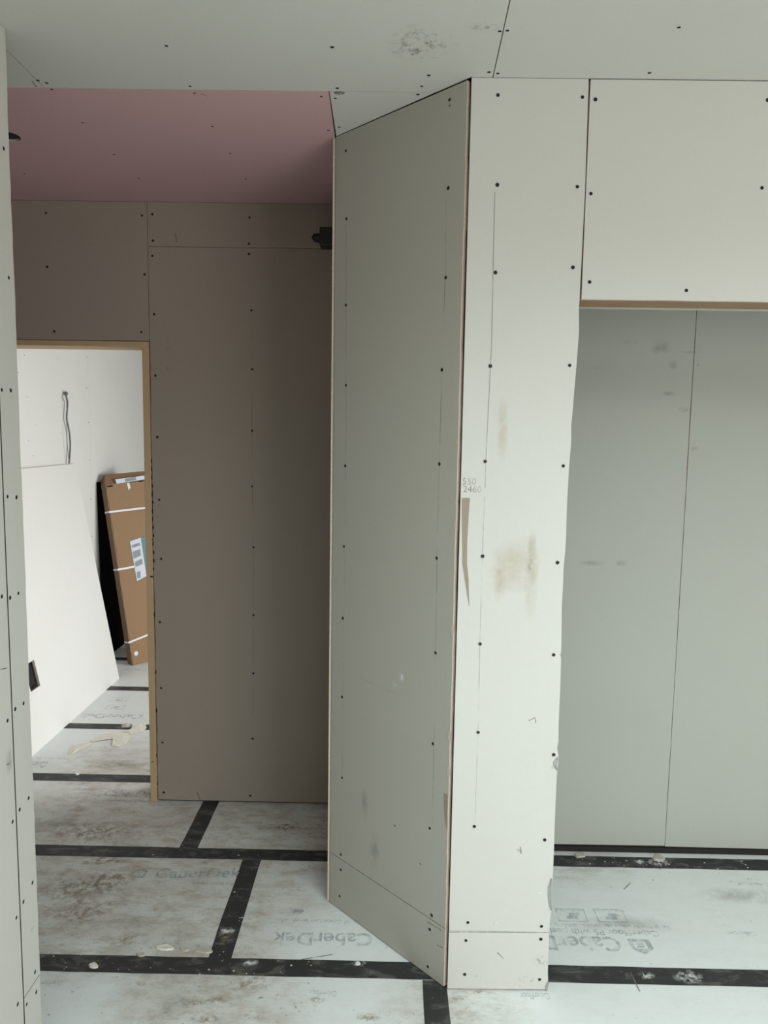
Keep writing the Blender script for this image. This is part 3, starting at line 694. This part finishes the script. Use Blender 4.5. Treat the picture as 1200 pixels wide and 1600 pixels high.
kbox('carton_body', 0, BW, 0, hh, 0, BT, ['card', 'card_edge'])
# overlapping lid edge with a wavy crushed rim down the left side
bm = bmesh.new(); prev = None
for i in range(41):
    v = hh*i/40; u = .004+.004*math.sin(i*1.3)+random.uniform(-.002, .002)
    cur = [bm.verts.new(kb(u, v, -.003)), bm.verts.new(kb(BW, v, -.003)), bm.verts.new(kb(BW, v, -.0005)), bm.verts.new(kb(u, v, -.0005))]
    if prev:
        for a in range(4): b = (a+1) % 4; bm.faces.new((prev[a], prev[b], cur[b], cur[a]))
    else: bm.faces.new(cur)
    prev = cur
bm.faces.new(prev); child(finish('lid_panel', bm, 'card'), cart)
# open top flap, bent back
bm = bmesh.new(); fl = [kb(.0, hh, .01), kb(BW, hh, .01), kb(BW-.04, hh+.075, .05), kb(.035, hh+.070, .05)]
vs = [bm.verts.new(p) for p in fl]; bm.faces.new(vs); o = child(finish('top_flap', bm, 'card_flap'), cart); md = o.modifiers.new('s', 'SOLIDIFY'); md.thickness = .004
bm = bmesh.new(); fl = [kb(-.002, hh-.03, BT), kb(-.002, hh-.01, .0), kb(.03, hh+.068, .055), kb(.0, hh+.03, BT)]
vs = [bm.verts.new(p) for p in fl]; bm.faces.new(vs); o = child(finish('side_flap', bm, 'card_edge'), cart); md = o.modifiers.new('s', 'SOLIDIFY'); md.thickness = .003
def vpx(x, y):   # height along the carton for a pixel on its left front edge
    p = onplane(x, y, K0, nv); return (p-K0).dot(hv), (p-K0).dot(wv)
for (x, y, s) in ((172, 800, .0), (190, 889, .0), (205, 1003, .05)):
    v, _ = vpx(x, y)
    bm = bmesh.new(); t = .0065
    for path in ([(-.0045, v), (BW, v+s)],):
        (ua, va), (ub, vb) = path
        q = [kb(ua, va-t, -.0048), kb(ub, vb-t, -.0048), kb(ub, vb+t, -.0048), kb(ua, va+t, -.0048)]
        bm.faces.new([bm.verts.new(p) for p in q])
        q = [kb(-.0045, v-t, -.0048), kb(-.0045, v+t, -.0048), kb(-.0015, v+t, BT), kb(-.0015, v-t, BT)]
        bm.faces.new([bm.verts.new(p) for p in q])
    o = child(finish('strap', bm, 'strap'), cart); md = o.modifiers.new('s', 'SOLIDIFY'); md.thickness = .0012
def klabel(name, px, m, off=-.006):
    bm = bmesh.new(); bm.faces.new([bm.verts.new(onplane(x, y, K0+nv*off, nv)) for x, y in px])
    o = child(finish(name, bm, m), cart); md = o.modifiers.new('s', 'SOLIDIFY'); md.thickness = .0006; return o
klabel('shipping_label', ((203, 846), (220, 840), (229, 900), (214, 908)), 'white_print')
klabel('shipping_label', ((220, 840), (229, 838), (236, 897), (229, 900)), 'teal_print', -.0062)
klabel('packing_tape', ((180, 749), (226, 743), (226, 749), (182, 756)), 'white_print')
klabel('packing_tape', ((195, 748), (212, 745), (213, 750), (196, 753)), 'grey_print', -.0068)
klabel('sticker', ((198, 755), (202, 754), (204, 762), (201, 766)), 'strap')
for px in (((206, 852), (218, 848), (219, 852), (207, 856)), ((208, 862), (219, 858), (220, 868), (209, 873)), ((211, 878), (222, 873), (223, 881), (212, 886)), ((214, 894), (219, 892), (220, 902), (215, 904)), ((168, 759), (176, 758), (176, 760.5), (168, 761.5)), ((218, 752), (223, 751), (223, 752.5), (218, 753.5))):
    klabel('printed_mark', px, 'grey_print' if px[0][1] > 800 else 'dark', -.0075)
v, u = vpx(212, 1021)
bm = bmesh.new(); bmesh.ops.create_circle(bm, cap_ends=True, segments=16, radius=.016)
rot = Matrix((wv, hv, -nv)).transposed().to_4x4(); bmesh.ops.transform(bm, matrix=Matrix.Translation(kb(u, v, -.006)) @ rot, verts=bm.verts)
child(finish('round_sticker', bm, 'strap'), cart)

# black sheet added in place of the carton's shadow on the wall
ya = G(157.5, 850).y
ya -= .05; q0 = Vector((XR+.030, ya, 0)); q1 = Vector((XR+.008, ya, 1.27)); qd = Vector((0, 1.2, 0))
bs_ = slab('carton_shade_sheet', [q0, q0+qd, q1+qd, q1], (1.27, 0, .022), .006, ['matt_black', 'matt_black']); tag(bs_, 'black sheet standing in for the dark shade behind the cardboard carton', 'sheet')

# torn paper on the far-room floor
def scrap(name, px, h, m, label, cat, group=None, bumps=.005):
    pts = [F2(x, y) for x, y in px]; c = sum(pts, Vector())/len(pts)
    bm = bmesh.new(); base = [bm.verts.new(p-c+Z_*(.0008+random.random()*bumps*.3)) for p in pts]
    mid = [bm.verts.new((p-c)*.55+Z_*random.uniform(.3, 1)*bumps) for p in pts]; ce = bm.verts.new(Z_*h)
    k = len(pts)
    for i in range(k):
        j = (i+1) % k; bm.faces.new((base[i], base[j], mid[j], mid[i])); bm.faces.new((mid[i], mid[j], ce))
    o = finish(name, bm, m); o.location = c; return tag(o, label, cat, group)
scrap('torn_paper', [(106, 1176), (112, 1166), (125, 1163), (143, 1160), (141, 1166), (122, 1174), (110, 1180)], .0036, 'scrap', 'small cream torn paper scrap lying nearest on the far-room floor', 'paper', None)
scrap('torn_paper', [(141, 1157), (158, 1148), (180, 1144), (200, 1146), (205, 1152), (198, 1162), (186, 1168), (175, 1166), (192, 1155), (180, 1151), (160, 1153), (144, 1160)], .0038, 'scrap', 'long cream strip of torn paper on the far-room floor', 'paper', None)
scrap('torn_paper', [(206, 1131), (221, 1131), (230, 1136), (224, 1144), (206, 1148), (192, 1143), (206, 1139)], .0038, 'scrap', 'crumpled cream paper lying across the black seam tape by the door jamb', 'paper', None)
scrap('brown_rag', [(190, 1133), (197, 1130), (206, 1134), (200, 1137), (190, 1137)], .014, 'flake', 'little brown crumpled offcut behind the torn paper on the far-room floor', 'offcut', None)
# broken plaster on the floor
def flake(px, label, m='flake', h=.006):
    pts = [F2(x, y) for x, y in px]; c = sum(pts, Vector())/len(pts); bm = bmesh.new()
    lo = [bm.verts.new(p-c+Z_*.0012) for p in pts]; hi = [bm.verts.new((p-c)*.85+Z_*(h+random.uniform(-.001, .001))) for p in pts]
    k = len(pts); bm.faces.new(hi); bm.faces.new(lo[::-1])
    for i in range(k): j = (i+1) % k; bm.faces.new((lo[i], lo[j], hi[j], hi[i]))
    o = finish('plaster_flake', bm, m); o.location = c; return tag(o, label, 'plaster flake', 'plaster flakes on the floor')
def rnd(x, y, rx, ry, k=9): return [(x+rx*math.cos(2*math.pi*i/k)*random.uniform(.75, 1.1), y+ry*math.sin(2*math.pi*i/k)*random.uniform(.75, 1.1)) for i in range(k)]
flake(rnd(258, 1482, 16, 5), 'largest pale plaster flake in a row behind the hall seam tape', 'scrap')
flake(rnd(289, 1484, 8, 4), 'round pale plaster flake second in the row behind the hall seam tape')
flake(rnd(320, 1487, 15, 4), 'flat brownish plaster flake beside the junction of the two hall tapes')
flake(rnd(146, 1510, 8, 5), 'cream plaster flake lying on the black seam tape near the left wall', 'scrap')
flake(rnd(220, 1493, 8, 3), 'small brown plaster flake just left of the pale row')
flake(rnd(906, 1337, 11, 5), 'brown plaster flake on the strip under the alcove board')
flake([(1018, 1341), (1026, 1334), (1032, 1336), (1040, 1343), (1034, 1346), (1022, 1345)], 'grey triangular plaster flake under the joint of the alcove boards')
flake(rnd(559, 1507, 5, 2.5), 'small white plaster chip on the seam tape near the splayed wall', 'strap')
flake(rnd(120, 1184+26, 4, 2), 'tiny white chip at the left end of the doorway seam tape', 'strap')
# crumbs nobody could count
bm = bmesh.new()
for _ in range(650):
    r = random.random()
    if r < .45: p = (random.gauss(-.85, .28), random.gauss(2.35, .22))
    elif r < .7: p = (random.gauss(-.4, .3), random.gauss(1.95, .12))
    elif r < .85: p = (random.uniform(-1.5, 0), random.uniform(1.7, 3.0))
    else: p = (random.uniform(.55, 1.4), random.gauss(2.66, .05))
    if p[1] > 2.98 or (abs(p[0]) < .75 and p[1] > 1.95 and p[0] > -.2) : continue
    if p[0] < -.98 and p[1] < 1.97: continue
    s = random.choice((.0008, .001, .0015, .002, .003)); bmesh.ops.create_icosphere(bm, subdivisions=1, radius=s, matrix=Matrix.Translation((p[0], p[1], .001+s*.4)) @ Matrix.Diagonal((1.4, 1, .6, 1)))
o = finish('plaster_crumbs', bm, 'flake'); o['kind'] = 'stuff'; tag(o, 'scattered brown plaster crumbs and grit on the boarded floor', 'crumbs')
